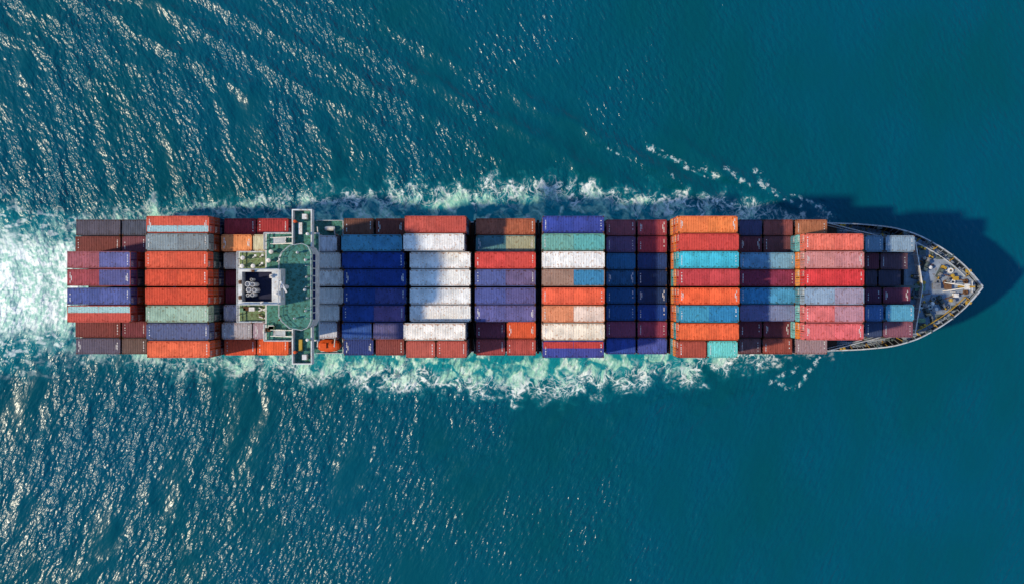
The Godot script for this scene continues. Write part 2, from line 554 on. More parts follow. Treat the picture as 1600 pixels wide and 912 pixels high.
func build_ship() -> void:
	ship = thing("container_ship", "loaded container ship with green bridge deck and pointed grey bow, heading right", "ship", Vector3.ZERO)
	var xs := []
	var x := -70.0
	while x < 72.7:
		xs.append(x)
		x += 2.0 if x < 44.0 else 0.7
	xs.append(72.7)
	# shell: rings from keel to deck edge, finer towards the water at the bow
	var st := mb()
	var boot := mb()
	var rows := []
	for v in xs:
		var b := smooth_half(v)
		var f := smoothstep(40.0, 72.7, v)
		var k := smoothstep(-50.0, -70.0, v)
		var wl: float = b * (1.0 - 0.55 * f) * (1.0 - 0.25 * k)
		var top := rim(v)
		var xx: float = v - f * f * 0.0
		rows.append([Vector3(xx - f * 5.0, -3.0, wl * 0.8), Vector3(xx - f * 4.0, 0.9, wl), Vector3(xx - f * 1.4, 5.6, lerpf(wl, b, 0.75 + 0.24 * k)), Vector3(xx, top, b)])
	for s in [-1.0, 1.0]:
		for i in rows.size() - 1:
			for j in 3:
				var q := [rows[i][j], rows[i][j + 1], rows[i + 1][j + 1], rows[i + 1][j]]
				var w := []
				for p in q:
					w.append(Vector3(p.x, p.y, p.z * s))
				if s < 0:
					w.reverse()
				w.reverse()
				quad(boot if j == 0 else st, w[0], w[1], w[2], w[3])
	for j in 3:   # transom
		var a: Vector3 = rows[0][j]
		var b: Vector3 = rows[0][j + 1]
		quad(boot if j == 0 else st, Vector3(a.x, a.y, -a.z), Vector3(b.x, b.y, -b.z), b, a)
	var hull := build(st, "hull", M.hull, ship)
	build(boot, "boot_topping", M.red_hull, hull)
	# bulwark lining and cap rail
	st = mb()
	var cap := mb()
	for s in [-1.0, 1.0]:
		for i in xs.size() - 1:
			var a := Vector3(xs[i], rim(xs[i]), smooth_half(xs[i]) * s)
			var b := Vector3(xs[i + 1], rim(xs[i + 1]), smooth_half(xs[i + 1]) * s)
			var ia := Vector3(a.x - (0.16 if a.x > 70 else 0.0), a.y, s * maxf(absf(a.z) - 0.16, 0.0))
			var ib := Vector3(b.x - (0.16 if b.x > 70 else 0.0), b.y, s * maxf(absf(b.z) - 0.16, 0.0))
			var da := Vector3(0, a.y - 6.9, 0)
			var db := Vector3(0, b.y - 6.9, 0)
			if s > 0:
				quad(st, ia - da, ib - db, ib, ia)
			else:
				quad(st, ia, ib, ib - db, ia - da)
			var u := Vector3.UP * 0.06
			var o := Vector3(0, 0, 0.015 * s)
			for e in [[a + o, b + o, ib - o, ia - o]]:
				var t: Array = e if s < 0 else [e[3], e[2], e[1], e[0]]
				quad(cap, t[0] + u, t[1] + u, t[2] + u, t[3] + u)
				quad(cap, t[1], t[0], t[3], t[2])
				quad(cap, t[0] + u, t[0], t[1], t[1] + u)
				quad(cap, t[2] + u, t[2], t[3], t[3] + u)
	var bw := build(st, "bulwark", M.bulwark, ship)
	build(cap, "cap_rail", M.rail, bw)
	# decks
	var main := PackedVector2Array()
	var fore := PackedVector2Array()
	var break_x := 61.2
	for s in [-1.0, 1.0]:
		var list := xs.duplicate()
		if s > 0:
			list.reverse()
		for v in list:
			if v <= break_x + 0.6:
				main.append(Vector2(v, s * (smooth_half(v) - 0.05)))
			if v >= break_x - 0.4 and v < 72.5:
				fore.append(Vector2(v, s * maxf(smooth_half(v) - 0.08, 0.02)))
	st = mb()
	prism(st, main, DECK - 0.4, DECK)
	build(st, "main_deck", M.deck_grey, ship)
	st = mb()
	prism(st, fore, FORE - 0.3, FORE)
	var fd := build(st, "forecastle_deck", M.deck_grey, ship)
	st = mb()
	box(st, Vector3(break_x - 0.5, (DECK + FORE) / 2 - 0.1, 0), Vector3(0.12, FORE - DECK, 2 * smooth_half(break_x) - 0.5))
	build(st, "bulkhead", M.deck_grey, fd)
	build_hatches()
	build_bow()
	build_house()

func build_hatches() -> void:
	# hatch covers under the stacks, side coamings and the lashing bridges between bays
	for e in bay_spans():
		var st := mb()
		var w := minf(9.9, e[2])
		span(st, Vector3(e[0] - 0.1, DECK, -w), Vector3(e[1] + 0.1, HATCH - 0.01, w))
		for k in 5:
			span(st, Vector3(lerpf(e[0], e[1], k / 4.0) - 0.1, DECK + 0.2, -w - 0.15), Vector3(lerpf(e[0], e[1], k / 4.0) + 0.1, HATCH - 0.2, w + 0.15))
		build(st, "hatch_cover", M.hatch, ship)
	var spans := bay_spans()
	for i in spans.size() - 1:
		var x0: float = spans[i][1]
		var x1: float = spans[i + 1][0]
		if x1 - x0 < 0.45 or x1 - x0 > 4.0:
			continue
		var xm := (x0 + x1) / 2
		var lb := ship_part("lashing_bridge")
		var reach: float = minf(10.4, minf(spans[i][2], spans[i + 1][2]) + 0.5)
		for k in 9:
			if absf((k - 4) * ROW) > reach:
				continue
			var st := mb()
			span(st, Vector3(xm - 0.10, DECK, (k - 4) * ROW - 0.12), Vector3(xm + 0.10, HATCH + TIER * 0.96, (k - 4) * ROW + 0.12))
			build(st, "post", M.rusty, lb)
		var st := mb()
		span(st, Vector3(xm - 0.2, HATCH + TIER * 0.96 + 0.005, -reach), Vector3(xm + 0.2, HATCH + TIER + 0.1, reach))
		build(st, "walkway", M.dark, lb)
		rail(lb, [Vector3(xm - 0.19, HATCH + TIER + 0.1, -reach), Vector3(xm - 0.19, HATCH + TIER + 0.1, reach)], 0.9, "handrail", M.rusty, 2.6, 0.03)
		st = mb()   # lashing rods crossed in pairs between the posts
		for k in 8:
			if absf((k - 3.5) * ROW) + 1.2 > reach:
				continue
			var zc := (k - 3.5) * ROW
			for e in [-1.0, 1.0]:
				bar(st, Vector3(xm + 0.08 * e, HATCH + TIER + 0.12, zc - 1.0 * e), Vector3(xm + 0.12 * e, HATCH + TIER + 2.2, zc + 0.95 * e), 0.035, 5)
				box(st, Vector3(xm + 0.08 * e, HATCH + TIER + 0.25, zc - 0.9 * e), Vector3(0.1, 0.3, 0.12))
		build(st, "lashing_rods", M.steel, lb).set_meta("kind", "stuff")

func bollard(p: Vector3, dir: Vector3, m: Material) -> void:
	var o := ship_part("bollard")
	var st := mb()
	box(st, p + Vector3.UP * 0.06, Vector3(absf(dir.x) * 0.9 + 0.35, 0.12, absf(dir.z) * 0.9 + 0.35))
	build(st, "base_plate", M.machine, o)
	for s in [-0.3, 0.3]:
		st = mb()
		lathe(st, p + dir * s + Vector3.UP * 0.1, Vector3.UP, [[0.16, 0.0], [0.15, 0.5], [0.2, 0.55], [0.2, 0.68], [0.0, 0.7]], 10)
		build(st, "post", m, o)

func winch(p: Vector3, turn: float, size: float) -> void:
	var o := ship_part("mooring_winch")
	o.position = p
	o.rotation.y = turn
	o.scale = Vector3.ONE * size
	var st := mb()
	span(st, Vector3(-0.6, 0, -1.5), Vector3(0.6, 0.14, 1.5))
	for z in [-1.3, -0.35, 0.55]:
		span(st, Vector3(-0.35, 0.14, z - 0.07), Vector3(0.35, 0.95, z + 0.07))
	build(st, "bed_frame", M.machine, o)
	for z in [-0.83, 0.1]:
		st = mb()
		lathe(st, Vector3(0, 0.8, z - 0.4), Vector3.BACK, [[0.0, 0.0], [0.55, 0.0], [0.55, 0.06], [0.32, 0.08], [0.34, 0.72], [0.55, 0.74], [0.55, 0.8], [0.0, 0.8]], 14)
		build(st, "drum", M.steel if z < 0 else M.machine, o)
	st = mb()
	span(st, Vector3(-0.45, 0.14, 0.75), Vector3(0.45, 1.1, 1.35))
	box(st, Vector3(0.1, 1.2, 1.05), Vector3(0.4, 0.25, 0.4))
	build(st, "gearbox", M.yellow if rng.randf() < 0.4 else M.machine, o)
	st = mb()
	lathe(st, Vector3(0, 0.8, -1.38), Vector3.FORWARD, [[0.2, 0.0], [0.14, 0.2], [0.3, 0.45], [0.0, 0.46]], 10)
	build(st, "warping_head", M.yellow, o)

func build_bow() -> void:
	# breakwater across the deck just ahead of the last boxes
	var bx := ax(1432, FORE + 1.6)
	var st := mb()
	for s in [-1.0, 1.0]:
		var a := Vector3(bx + 1.0, 0, 0)
		var b := Vector3(bx - 0.2, 0, s * 7.3)
		var u := Vector3.UP
		var t := Vector3(0.12, 0, 0)
		var q := [a, b, b + t, a + t]
		if s > 0:
			q.reverse()
		quad(st, q[0] + u * (FORE + 1.7), q[1] + u * (FORE + 1.7), q[2] + u * (FORE + 1.7), q[3] + u * (FORE + 1.7))
		for e in [[q[0], q[1]], [q[2], q[3]]]:
			quad(st, e[1] + u * (FORE + 1.7), e[0] + u * (FORE + 1.7), e[0] + u * FORE, e[1] + u * FORE)
	var brk := build(st, "breakwater", M.pipe_white, ship)
	for k in 9:
		var z := (k - 4) * 1.7
		st = mb()
		var xk := lerpf(bx + 1.0, bx - 0.2, absf(z) / 7.3)
		bar(st, Vector3(xk - 0.05, FORE + 1.6, z), Vector3(xk - 0.9, FORE, z), 0.07, 5)
		build(st, "stay", M.rail, brk)
	# walkway over the breakwater, along the centre line aft
	st = mb()
	span(st, Vector3(ax(1352, 12), 11.9, -0.24), Vector3(bx - 0.1, 12.0, 0.24))
	for k in 4:
		var xx := lerpf(ax(1352, 12), bx - 0.3, k / 3.0)
		span(st, Vector3(xx - 0.08, HATCH, -0.08), Vector3(xx + 0.08, 11.9, 0.08))
	build(st, "gangway", M.machine, ship)
	# stays inside the bulwark, each with its foot on deck
	for s in [-1.0, 1.0]:
		for k in 27:
			var xx := 49.0 + k * 0.87
			var y := DECK if xx < 61.2 else FORE
			var zz = s * (smooth_half(xx) - 0.22)
			var inward := Vector3(0, 0, -s) if xx < 60 else Vector3(-0.5, 0, -s * 0.86)
			st = mb()
			bar(st, Vector3(xx, rim(xx) - 0.15, zz), Vector3(xx, y, zz) + inward * 0.7, 0.06, 5)
			bar(st, Vector3(xx, y + 0.05, zz), Vector3(xx, y + 0.05, zz) + inward * 0.75, 0.07, 5)
			build(st, "bulwark_stay", M.yellow if k % 3 == 1 else M.bulwark, ship)
		# pipe line and walkway rail following the bulwark
		var pts := []
		for k in 12:
			var xx := 50.5 + k * 0.85
			pts.append(Vector3(xx, DECK, s * (smooth_half(xx) - 1.3)))
		rail(ship, pts, 1.0, "deck_railing", M.rail, 1.5, 0.05)
		pts = []
		for k in 9:
			var xx := 61.6 + k * 1.1
			pts.append(Vector3(xx - 0.4, FORE, s * maxf(smooth_half(xx) - 1.15, 0.3)))
		rail(ship, pts, 0.9, "deck_railing", M.yellow if s > 0 else M.rail, 1.3, 0.05)
		# fairleads on the rail
		for xx in [51.0, 56.5, 60.4, 64.2, 67.6, 70.4]:
			st = mb()
			var c := Vector3(xx, rim(xx) + 0.05, s * (smooth_half(xx) - 0.3))
			box(st, c + Vector3(0, -0.2, 0), Vector3(0.8, 0.3, 0.55))
			lathe(st, c + Vector3(-0.3, -0.05, 0), Vector3.UP, [[0.16, 0.0], [0.12, 0.2], [0.0, 0.22]], 8)
			lathe(st, c + Vector3(0.3, -0.05, 0), Vector3.UP, [[0.16, 0.0], [0.12, 0.2], [0.0, 0.22]], 8)
			build(st, "fairlead", M.machine if xx > 56.0 and xx < 68.0 else M.yellow, ship)
		# slanted pipe and rail from the boxes to the bulwark, over the side passage
		st = mb()
		bar(st, Vector3(ax(1293, 9), 9.6, s * 10.1), Vector3(ax(1376, 9), 9.3, s * 8.0), 0.09, 6)
		bar(st, Vector3(ax(1293, 9), 8.9, s * 9.8), Vector3(ax(1376, 9), 8.7, s * 7.8), 0.05, 6)
		for k in 5:
			var p := Vector3(ax(1293, 9), 9.6, s * 10.05).lerp(Vector3(ax(1376, 9), 9.3, s * 7.95), k / 4.0)
			bar(st, p, Vector3(p.x, DECK, p.z), 0.05, 5)
		build(st, "passage_railing", M.rail, ship)
		for xx in [48.6, 50.2, 52.5, 55.2, 57.4]:
			st = mb()
			lathe(st, Vector3(xx, DECK, s * (smooth_half(xx) - 1.9 + rng.randf() * 0.5)), Vector3.UP, [[0.22, 0.0], [0.22, 0.7], [0.42, 0.75], [0.4, 1.0], [0.0, 1.1]], 10)
			build(st, "mushroom_vent", M.yellow if rng.randf() < 0.5 else M.machine, ship)
		for xx in [49.5, 54.0, 58.8]:
			bollard(Vector3(xx, DECK, s * (smooth_half(xx) - 0.9)), Vector3(1, 0, 0), M.yellow if xx < 52 else M.machine)
		for e in [[63.4, 1.6], [66.2, 1.4], [68.6, 1.1]]:
			bollard(Vector3(e[0], FORE, s * (smooth_half(e[0]) - e[1])), Vector3(0.85, 0, -s * 0.5), M.dark if e[0] > 66 else M.yellow)
	# windlasses either side of the centre line with their anchor chains
	for s in [-1.0, 1.0]:
		winch(Vector3(64.0, FORE, s * 3.6), s * 0.35, 0.8)
		winch(Vector3(66.4, FORE, s * 2.4), s * 0.5 + PI, 0.72)
		winch(Vector3(62.6, FORE, s * 1.5), PI / 2 + 0.2 * s, 0.6)
		winch(Vector3(65.0, FORE, s * 5.2), 0.25 * s, 0.5)
		var ch := ship_part("anchor_chain")
		for k in 15:
			st = mb()
			var p := Vector3(66.9 + k * 0.24, FORE + 0.16 + 0.3 * maxf(0.0, 1.0 - k * 0.12), s * lerpf(1.9, 0.95, k / 14.0))
			box(st, p, Vector3(0.26, 0.1, 0.18) if k % 2 else Vector3(0.26, 0.18, 0.1))
			build(st, "link", M.chain, ch)
		st = mb()
		lathe(st, Vector3(70.4, FORE - 0.02, s * 0.85), Vector3.UP, [[0.42, 0.0], [0.42, 0.25], [0.3, 0.32], [0.26, 0.1], [0.0, 0.08]], 12)
		build(st, "hawse_pipe", M.chain, ship)
		st = mb()
		span(st, Vector3(68.3, FORE, s * 1.35 - 0.3), Vector3(69.1, FORE + 0.6, s * 1.35 + 0.3))
		bar(st, Vector3(68.7, FORE + 0.6, s * 1.35), Vector3(68.9, FORE + 1.0, s * 1.35), 0.08)
		build(st, "chain_stopper", M.pipe_white if s > 0 else M.yellow, ship)
	# foremast on the centre line, store hatch, vents and small gear
	var fm := ship_part("foremast")
	st = mb()
	lathe(st, Vector3(69.4, FORE, 0), Vector3.UP, [[0.26, 0.0], [0.2, 3.0], [0.12, 5.4], [0.0, 5.45]], 10)
	build(st, "pole", M.yellow, fm)
	st = mb()
	bar(st, Vector3(69.4, FORE + 4.6, -0.9), Vector3(69.4, FORE + 4.6, 0.9), 0.07)
	box(st, Vector3(69.1, FORE + 3.6, 0), Vector3(0.9, 0.06, 0.9))
	build(st, "platform", M.pipe_white, fm)
	st = mb()
	bar(st, Vector3(66.8, FORE, 0.7), Vector3(69.3, FORE + 4.0, 0.05), 0.08)
	bar(st, Vector3(66.8, FORE, -0.7), Vector3(69.3, FORE + 4.0, -0.05), 0.08)
	build(st, "brace", M.pipe_white, fm)
	for e in [[62.9, 0.1, 1.5, 1.0, "pale_green"], [65.6, -0.1, 1.1, 0.9, "steel"], [67.4, 0.0, 0.9, 0.7, "chain"], [63.3, -5.4, 0.9, 0.6, "machine"], [63.0, 5.3, 1.4, 0.5, "pale_green"]]:
		st = mb()
		box(st, Vector3(e[0], FORE + 0.3, e[1]), Vector3(e[2], 0.6, e[3]))
		box(st, Vector3(e[0], FORE + 0.63, e[1]), Vector3(e[2] + 0.12, 0.06, e[3] + 0.12))
		bar(st, Vector3(e[0] - 0.2, FORE + 0.72, e[1]), Vector3(e[0] + 0.2, FORE + 0.72, e[1]), 0.04)
		build(st, "deck_locker", M[e[4]], ship)
	for k in 44:
		var s := -1.0 if k % 2 else 1.0
		var xx := rng.randf_range(62.2, 68.5)
		var zz := s * rng.randf_range(0.5, maxf(smooth_half(xx) - 2.2, 0.7))
		st = mb()
		if k % 3 == 0:
			var dir := Vector3(rng.randf_range(0.5, 1.2), 0, rng.randf_range(-0.7, 0.7))
			bar(st, Vector3(xx, FORE + 0.2, zz), Vector3(xx, FORE + 0.2, zz) + dir, 0.06)
			bar(st, Vector3(xx, FORE, zz), Vector3(xx, FORE + 0.2, zz), 0.06)
			build(st, "deck_pipe", [M.pipe_white, M.yellow, M.chain][k / 3 % 3], ship)
		elif k % 3 == 1:
			lathe(st, Vector3(xx, FORE, zz), Vector3.UP, [[0.16, 0.0], [0.16, 0.5], [0.3, 0.55], [0.28, 0.75], [0.0, 0.82]], 10)
			build(st, "mushroom_vent", [M.yellow, M.steel, M.pipe_white][k / 3 % 3], ship)
		else:
			for t in 3:
				lathe(st, Vector3(xx, FORE + t * 0.1, zz), Vector3.UP, [[0.2, 0.0], [0.42, 0.0], [0.45, 0.05], [0.42, 0.1], [0.2, 0.1]], 12)
			build(st, "rope_coil", [M.steel, M.pipe_white, M.chain][k / 3 % 3], ship)

func block(lo: Vector3, hi: Vector3, called: String, m: Material, parent: Node) -> MeshInstance3D:
	var st := mb()
	span(st, lo, hi)
	return build(st, called, m, parent)

func build_house() -> void:
	var sup := ship_part("superstructure")
	var wf := -28.9                     # front of the wheelhouse
	# accommodation block with stepped white front panels
	block(Vector3(-36.4, DECK, -7.5), Vector3(-32.2, 27.9, 7.5), "accommodation_block", M.white, sup)
	for k in 5:   # brackets that carry the overhanging bridge front
		var z := (k - 2) * 3.2
		var st := mb()
		bar(st, Vector3(-32.3, 24.0, z), Vector3(-29.2, 27.95, z), 0.16)
		build(st, "bracket", M.white, sup)
	# green open decks with white edges, one storey below the bridge
	block(Vector3(-36.5, 27.91, -7.6), Vector3(wf, 28.06, 7.6), "deck_edge", M.white, sup)
	block(Vector3(-36.3, 28.05, -7.4), Vector3(wf - 0.1, 28.09, 7.4), "upper_deck", M.deck_green, sup)
	for s in [-1.0, 1.0]:
		rail(sup, [Vector3(-32.6, 28.06, s * 7.5), Vector3(-36.4, 28.06, s * 7.5), Vector3(-36.4, 28.06, s * 5.2)], 1.05, "railing", M.rail, 0.9, 0.07)
	# wheelhouse with rounded corners and a green roof
	var poly := PackedVector2Array()
	for s in [-1.0, 1.0]:
		var pts := [[-33.0, 3.9], [-32.6, 4.6], [-31.6, 5.45], [-30.0, 5.7], [-29.3, 5.4], [wf, 4.6]]
		if s > 0:
			pts.reverse()
		for p in pts:
			poly.append(Vector2(p[0], p[1] * s))
	var st := mb()
	prism(st, poly, 28.1, 33.0)
	build(st, "wheelhouse", M.white, sup)
	var edge := Geometry2D.offset_polygon(poly, 0.1)[0]
	st = mb()
	prism(st, edge, 33.0, 33.3)
	build(st, "roof_edge", M.white, sup)
	st = mb()
	prism(st, Geometry2D.offset_polygon(poly, 0.13)[0], 33.2, 33.36)
	build(st, "wheelhouse_roof", M.deck_green, sup)
	for k in 9:
		var z := (k - 4) * 1.0
		block(Vector3(wf - 0.05, 30.9, z - 0.42), Vector3(wf + 0.05, 32.3, z + 0.42), "window", M.glass, sup)
	var loop := []
	for p in edge:
		loop.append(Vector3(p.x, 33.3, p.y))
	loop.append(loop[0])
	rail(sup, loop, 0.9, "roof_railing", M.rail, 1.0, 0.03)
	# bridge wings
	for s in [-1.0, 1.0]:
		var wing := ship_part("bridge_wing")
		block(Vector3(-31.9, 30.3, minf(s * 5.0, s * 10.6)), Vector3(-29.15, 30.6, maxf(s * 5.0, s * 10.6)), "wing_slab", M.white, wing)
		block(Vector3(-31.7, 30.6, minf(s * 5.6, s * 10.4)), Vector3(-29.35, 30.64, maxf(s * 5.6, s * 10.4)), "wing_deck", M.deck_green, wing)
		block(Vector3(-31.9, 30.6, minf(s * 5.4, s * 10.6)), Vector3(-31.74, 31.75, maxf(s * 5.4, s * 10.6)), "bulwark", M.white, wing)
		block(Vector3(-29.31, 30.6, minf(s * 5.4, s * 10.6)), Vector3(-29.15, 31.75, maxf(s * 5.4, s * 10.6)), "bulwark", M.white, wing)
		block(Vector3(-31.74, 30.6, minf(s * 10.44, s * 10.6)), Vector3(-29.31, 31.75, maxf(s * 10.44, s * 10.6)), "bulwark", M.white, wing)
		st = mb()
		bar(st, Vector3(-30.5, 30.3, s * 9.8), Vector3(-32.3, 22.0, s * 7.4), 0.16)
		build(st, "wing_strut", M.white, wing)
		st = mb()
		box(st, Vector3(-30.2, 31.2, s * 9.6), Vector3(0.6, 1.1, 0.7))
		build(st, "wing_console", M.pipe_white, wing)
		st = mb()
		box(st, Vector3(-30.9, 30.9, s * 8.0), Vector3(0.5, 0.5, 1.6))
		build(st, "bench_locker", M.yellow if s > 0 else M.pipe_white, wing)
		for e in [[-31.4, 8.9], [-29.7, 7.2]]:
			st = mb()
			lathe(st, Vector3(e[0], 30.64, s * e[1]), Vector3.UP, [[0.1, 0.0], [0.1, 1.2], [0.22, 1.25], [0.2, 1.6], [0.0, 1.7]], 10)
			build(st, "searchlight_post", M.orange if e[0] < -30 else M.pipe_white, wing)
		# sloping stair from the wing down to the open deck
		var sr := ship_part("stairway")
		for k in 9:
			var f := k / 8.0
			block(Vector3(-33.4 - f * 2.0, 30.4 - f * 2.2, minf(s * 6.0, s * 6.8)), Vector3(-33.1 - f * 2.0, 30.45 - f * 2.2, maxf(s * 6.0, s * 6.8)), "tread", M.rail, sr)
		for zz in [5.97, 6.83]:
			st = mb()
			bar(st, Vector3(-31.9, 30.5, s * zz), Vector3(-35.5, 28.2, s * zz), 0.05)
			bar(st, Vector3(-31.9, 31.5, s * zz), Vector3(-35.5, 29.2, s * zz), 0.04)
			build(st, "stringer", M.pipe_white, sr)
	# radar mast and aerials on the roof
	var mast := ship_part("radar_mast")
	st = mb()
	lathe(st, Vector3(-32.2, 33.36, 0.0), Vector3.UP, [[0.3, 0.0], [0.22, 3.2], [0.0, 3.3]], 10)
	build(st, "pole", M.pipe_white, mast)
	st = mb()
	box(st, Vector3(-31.9, 36.4, 0.0), Vector3(0.22, 0.16, 1.7), Basis(Vector3.UP, 0.5))
	build(st, "radar_scanner", M.pipe_white, mast)
	st = mb()
	bar(st, Vector3(-32.2, 35.2, -1.3), Vector3(-32.2, 35.2, 1.3), 0.07)
	build(st, "yard", M.pipe_white, mast)
	for e in [[-29.5, -3.6, 0.2], [-29.4, -1.3, 0.12], [-29.6, 0.4, 0.2], [-29.3, 1.5, 0.1], [-29.5, 3.2, 0.14], [-30.6, -4.6, 0.18], [-31.0, 4.2, 0.14]]:
		st = mb()
		lathe(st, Vector3(e[0], 33.36, e[1]), Vector3.UP, [[0.09, 0.0], [0.08, 0.5], [e[2], 0.6], [e[2] * 1.05, 0.85], [e[2] * 0.6, 1.1], [0.0, 1.18]], 10)
		build(st, "aerial_dome", M.pipe_white, sup)
	for k in 7:
		st = mb()
		var z := -4.2 + k * 1.4
		bar(st, Vector3(-29.25, 33.36, z), Vector3(-29.2, 35.0 + 0.5 * (k % 2), z), 0.04)
		build(st, "whip_aerial", M.pipe_white, sup)
	# engine casing with its own green deck, and the funnel
	block(Vector3(-40.6, DECK, -4.9), Vector3(-36.5, 26.4, 4.9), "engine_casing", M.white, sup)
	block(Vector3(-40.7, 26.4, -5.0), Vector3(-36.55, 26.5, 5.0), "casing_deck_edge", M.white, sup)
	block(Vector3(-40.55, 26.49, -4.85), Vector3(-36.6, 26.53, 4.85), "casing_deck", M.deck_yellow_green, sup)
	rail(sup, [Vector3(-37.0, 26.5, -4.95), Vector3(-40.65, 26.5, -4.95), Vector3(-40.65, 26.5, 4.95), Vector3(-37.0, 26.5, 4.95)], 1.0, "casing_railing", M.rail, 0.9, 0.06)
	var fn := ship_part("funnel")
	var y1 := 36.0
	var x0 := -38.0
	var x1 := -32.4
	var hz := 2.4
	st = mb()
	span(st, Vector3(x0, 26.5, -hz), Vector3(x0 + 0.5, y1, hz))
	span(st, Vector3(x1 - 1.15, 26.5, -hz), Vector3(x1, y1, hz))
	span(st, Vector3(x0 + 0.5, 26.5, -hz), Vector3(x1 - 1.15, y1, -hz + 0.42))
	span(st, Vector3(x0 + 0.5, 26.5, hz - 0.42), Vector3(x1 - 1.15, y1, hz))
	build(st, "funnel_casing", M.white, fn)
	block(Vector3(x0 + 0.3, 33.9, -hz + 0.3), Vector3(x1 - 1.0, 34.4, hz - 0.3), "funnel_top", M.navy, fn)
	for e in [[-36.6, -0.35, 0.34, 2.4], [-35.95, -0.3, 0.3, 2.3], [-36.5, 0.4, 0.34, 2.2], [-35.8, 0.45, 0.3, 2.1], [-36.1, 1.05, 0.26, 1.9], [-36.75, 1.1, 0.22, 1.7], [-36.3, -0.95, 0.18, 1.6]]:
		st = mb()
		lathe(st, Vector3(e[0], 34.3, e[1]), Vector3.UP, [[e[2], 0.0], [e[2], e[3]], [e[2] * 0.82, e[3]], [e[2] * 0.78, e[3] - 0.5], [0.0, e[3] - 0.55]], 14)
		build(st, "exhaust_pipe", M.pipe_white, fn)
	for e in [[-33.6, -1.4], [-32.9, 0.9], [-37.7, 1.4], [-37.7, -0.6], [-34.8, 2.18], [-36.0, -2.2]]:
		st = mb()
		box(st, Vector3(e[0], y1 + 0.15, e[1]), Vector3(0.35, 0.3, 0.5))
		lathe(st, Vector3(e[0], y1 + 0.3, e[1]), Vector3.UP, [[0.1, 0.0], [0.14, 0.3], [0.0, 0.35]], 8)
		build(st, "vent_fitting", M.pipe_white if e[0] > -35 else M.chain, fn)
	rail(fn, [Vector3(x0, y1, -hz + 0.1), Vector3(x1, y1, -hz + 0.1), Vector3(x1 - 0.1, y1, hz - 0.1), Vector3(x0, y1, hz - 0.1)], 0.8, "railing", M.rail, 1.2, 0.045)
	# gear on the casing deck and open decks
	for k in 26:
		var s := -1.0 if k % 2 else 1.0
		var aft := k < 13
		var p := Vector3(rng.randf_range(-40.2, -37.0), 26.53, s * rng.randf_range(2.9, 4.5)) if aft else Vector3(rng.randf_range(-36.0, -33.6), 28.09, s * rng.randf_range(3.4, 7.0))
		st = mb()
		match k % 4:
			0:
				var d := Vector3(rng.randf_range(0.4, 1.2), 0, rng.randf_range(-0.6, 0.6))
				bar(st, p + Vector3.UP * 0.35, p + d + Vector3.UP * 0.35, 0.09)
				bar(st, p, p + Vector3.UP * 0.4, 0.08)
				bar(st, p + d, p + d + Vector3.UP * 0.4, 0.08)
				build(st, "pipe_run", M.chain if k > 8 else M.pipe_white, sup)
			1:
				lathe(st, p, Vector3.UP, [[0.16, 0.0], [0.16, 0.7], [0.34, 0.75], [0.3, 1.0], [0.0, 1.1]], 10)
				build(st, "mushroom_vent", M.pipe_white if k % 8 else M.yellow, sup)
			2:
				box(st, p + Vector3.UP * 0.35, Vector3(0.7, 0.7, 0.45))
				box(st, p + Vector3.UP * 0.73, Vector3(0.8, 0.06, 0.55))
				build(st, "deck_box", [M.rusty, M.pipe_white, M.pale_green][k / 4 % 3], sup)
			3:
				bar(st, p, p + Vector3(0, 1.1, 0), 0.05)
				bar(st, p + Vector3(0, 1.1, 0), p + Vector3(0.5, 1.5, 0.3 * s), 0.05)
				box(st, p + Vector3(0.5, 1.5, 0.3 * s), Vector3(0.3, 0.2, 0.3))
				build(st, "deck_lamp_post", M.pipe_white, sup)
	# side decks below the wings, with davit frames
	for s in [-1.0, 1.0]:
		block(Vector3(-35.6, 11.3, minf(s * 7.95, s * 10.4)), Vector3(-28.4, 11.5, maxf(s * 7.95, s * 10.4)), "boat_deck", M.deck_green, sup)
		for e in [-35.2, -32.0, -28.8]:
			st = mb()
			span(st, Vector3(e - 0.1, DECK, s * 9.9 - 0.1), Vector3(e + 0.1, 11.3, s * 9.9 + 0.1))
			build(st, "pillar", M.white, sup)
		rail(sup, [Vector3(-32.6, 11.5, s * 10.35), Vector3(-28.45, 11.5, s * 10.35), Vector3(-28.45, 11.5, s * 8.0)], 1.05, "boat_deck_railing", M.rail, 0.8, 0.05)
		for e in [-31.9, -29.3]:
			st = mb()
			bar(st, Vector3(e, 11.5, s * 8.05), Vector3(e, 14.6, s * 8.1), 0.11)
			bar(st, Vector3(e, 14.6, s * 8.1), Vector3(e, 15.1, s * 9.2), 0.09)
			build(st, "davit", M.pipe_white, sup)

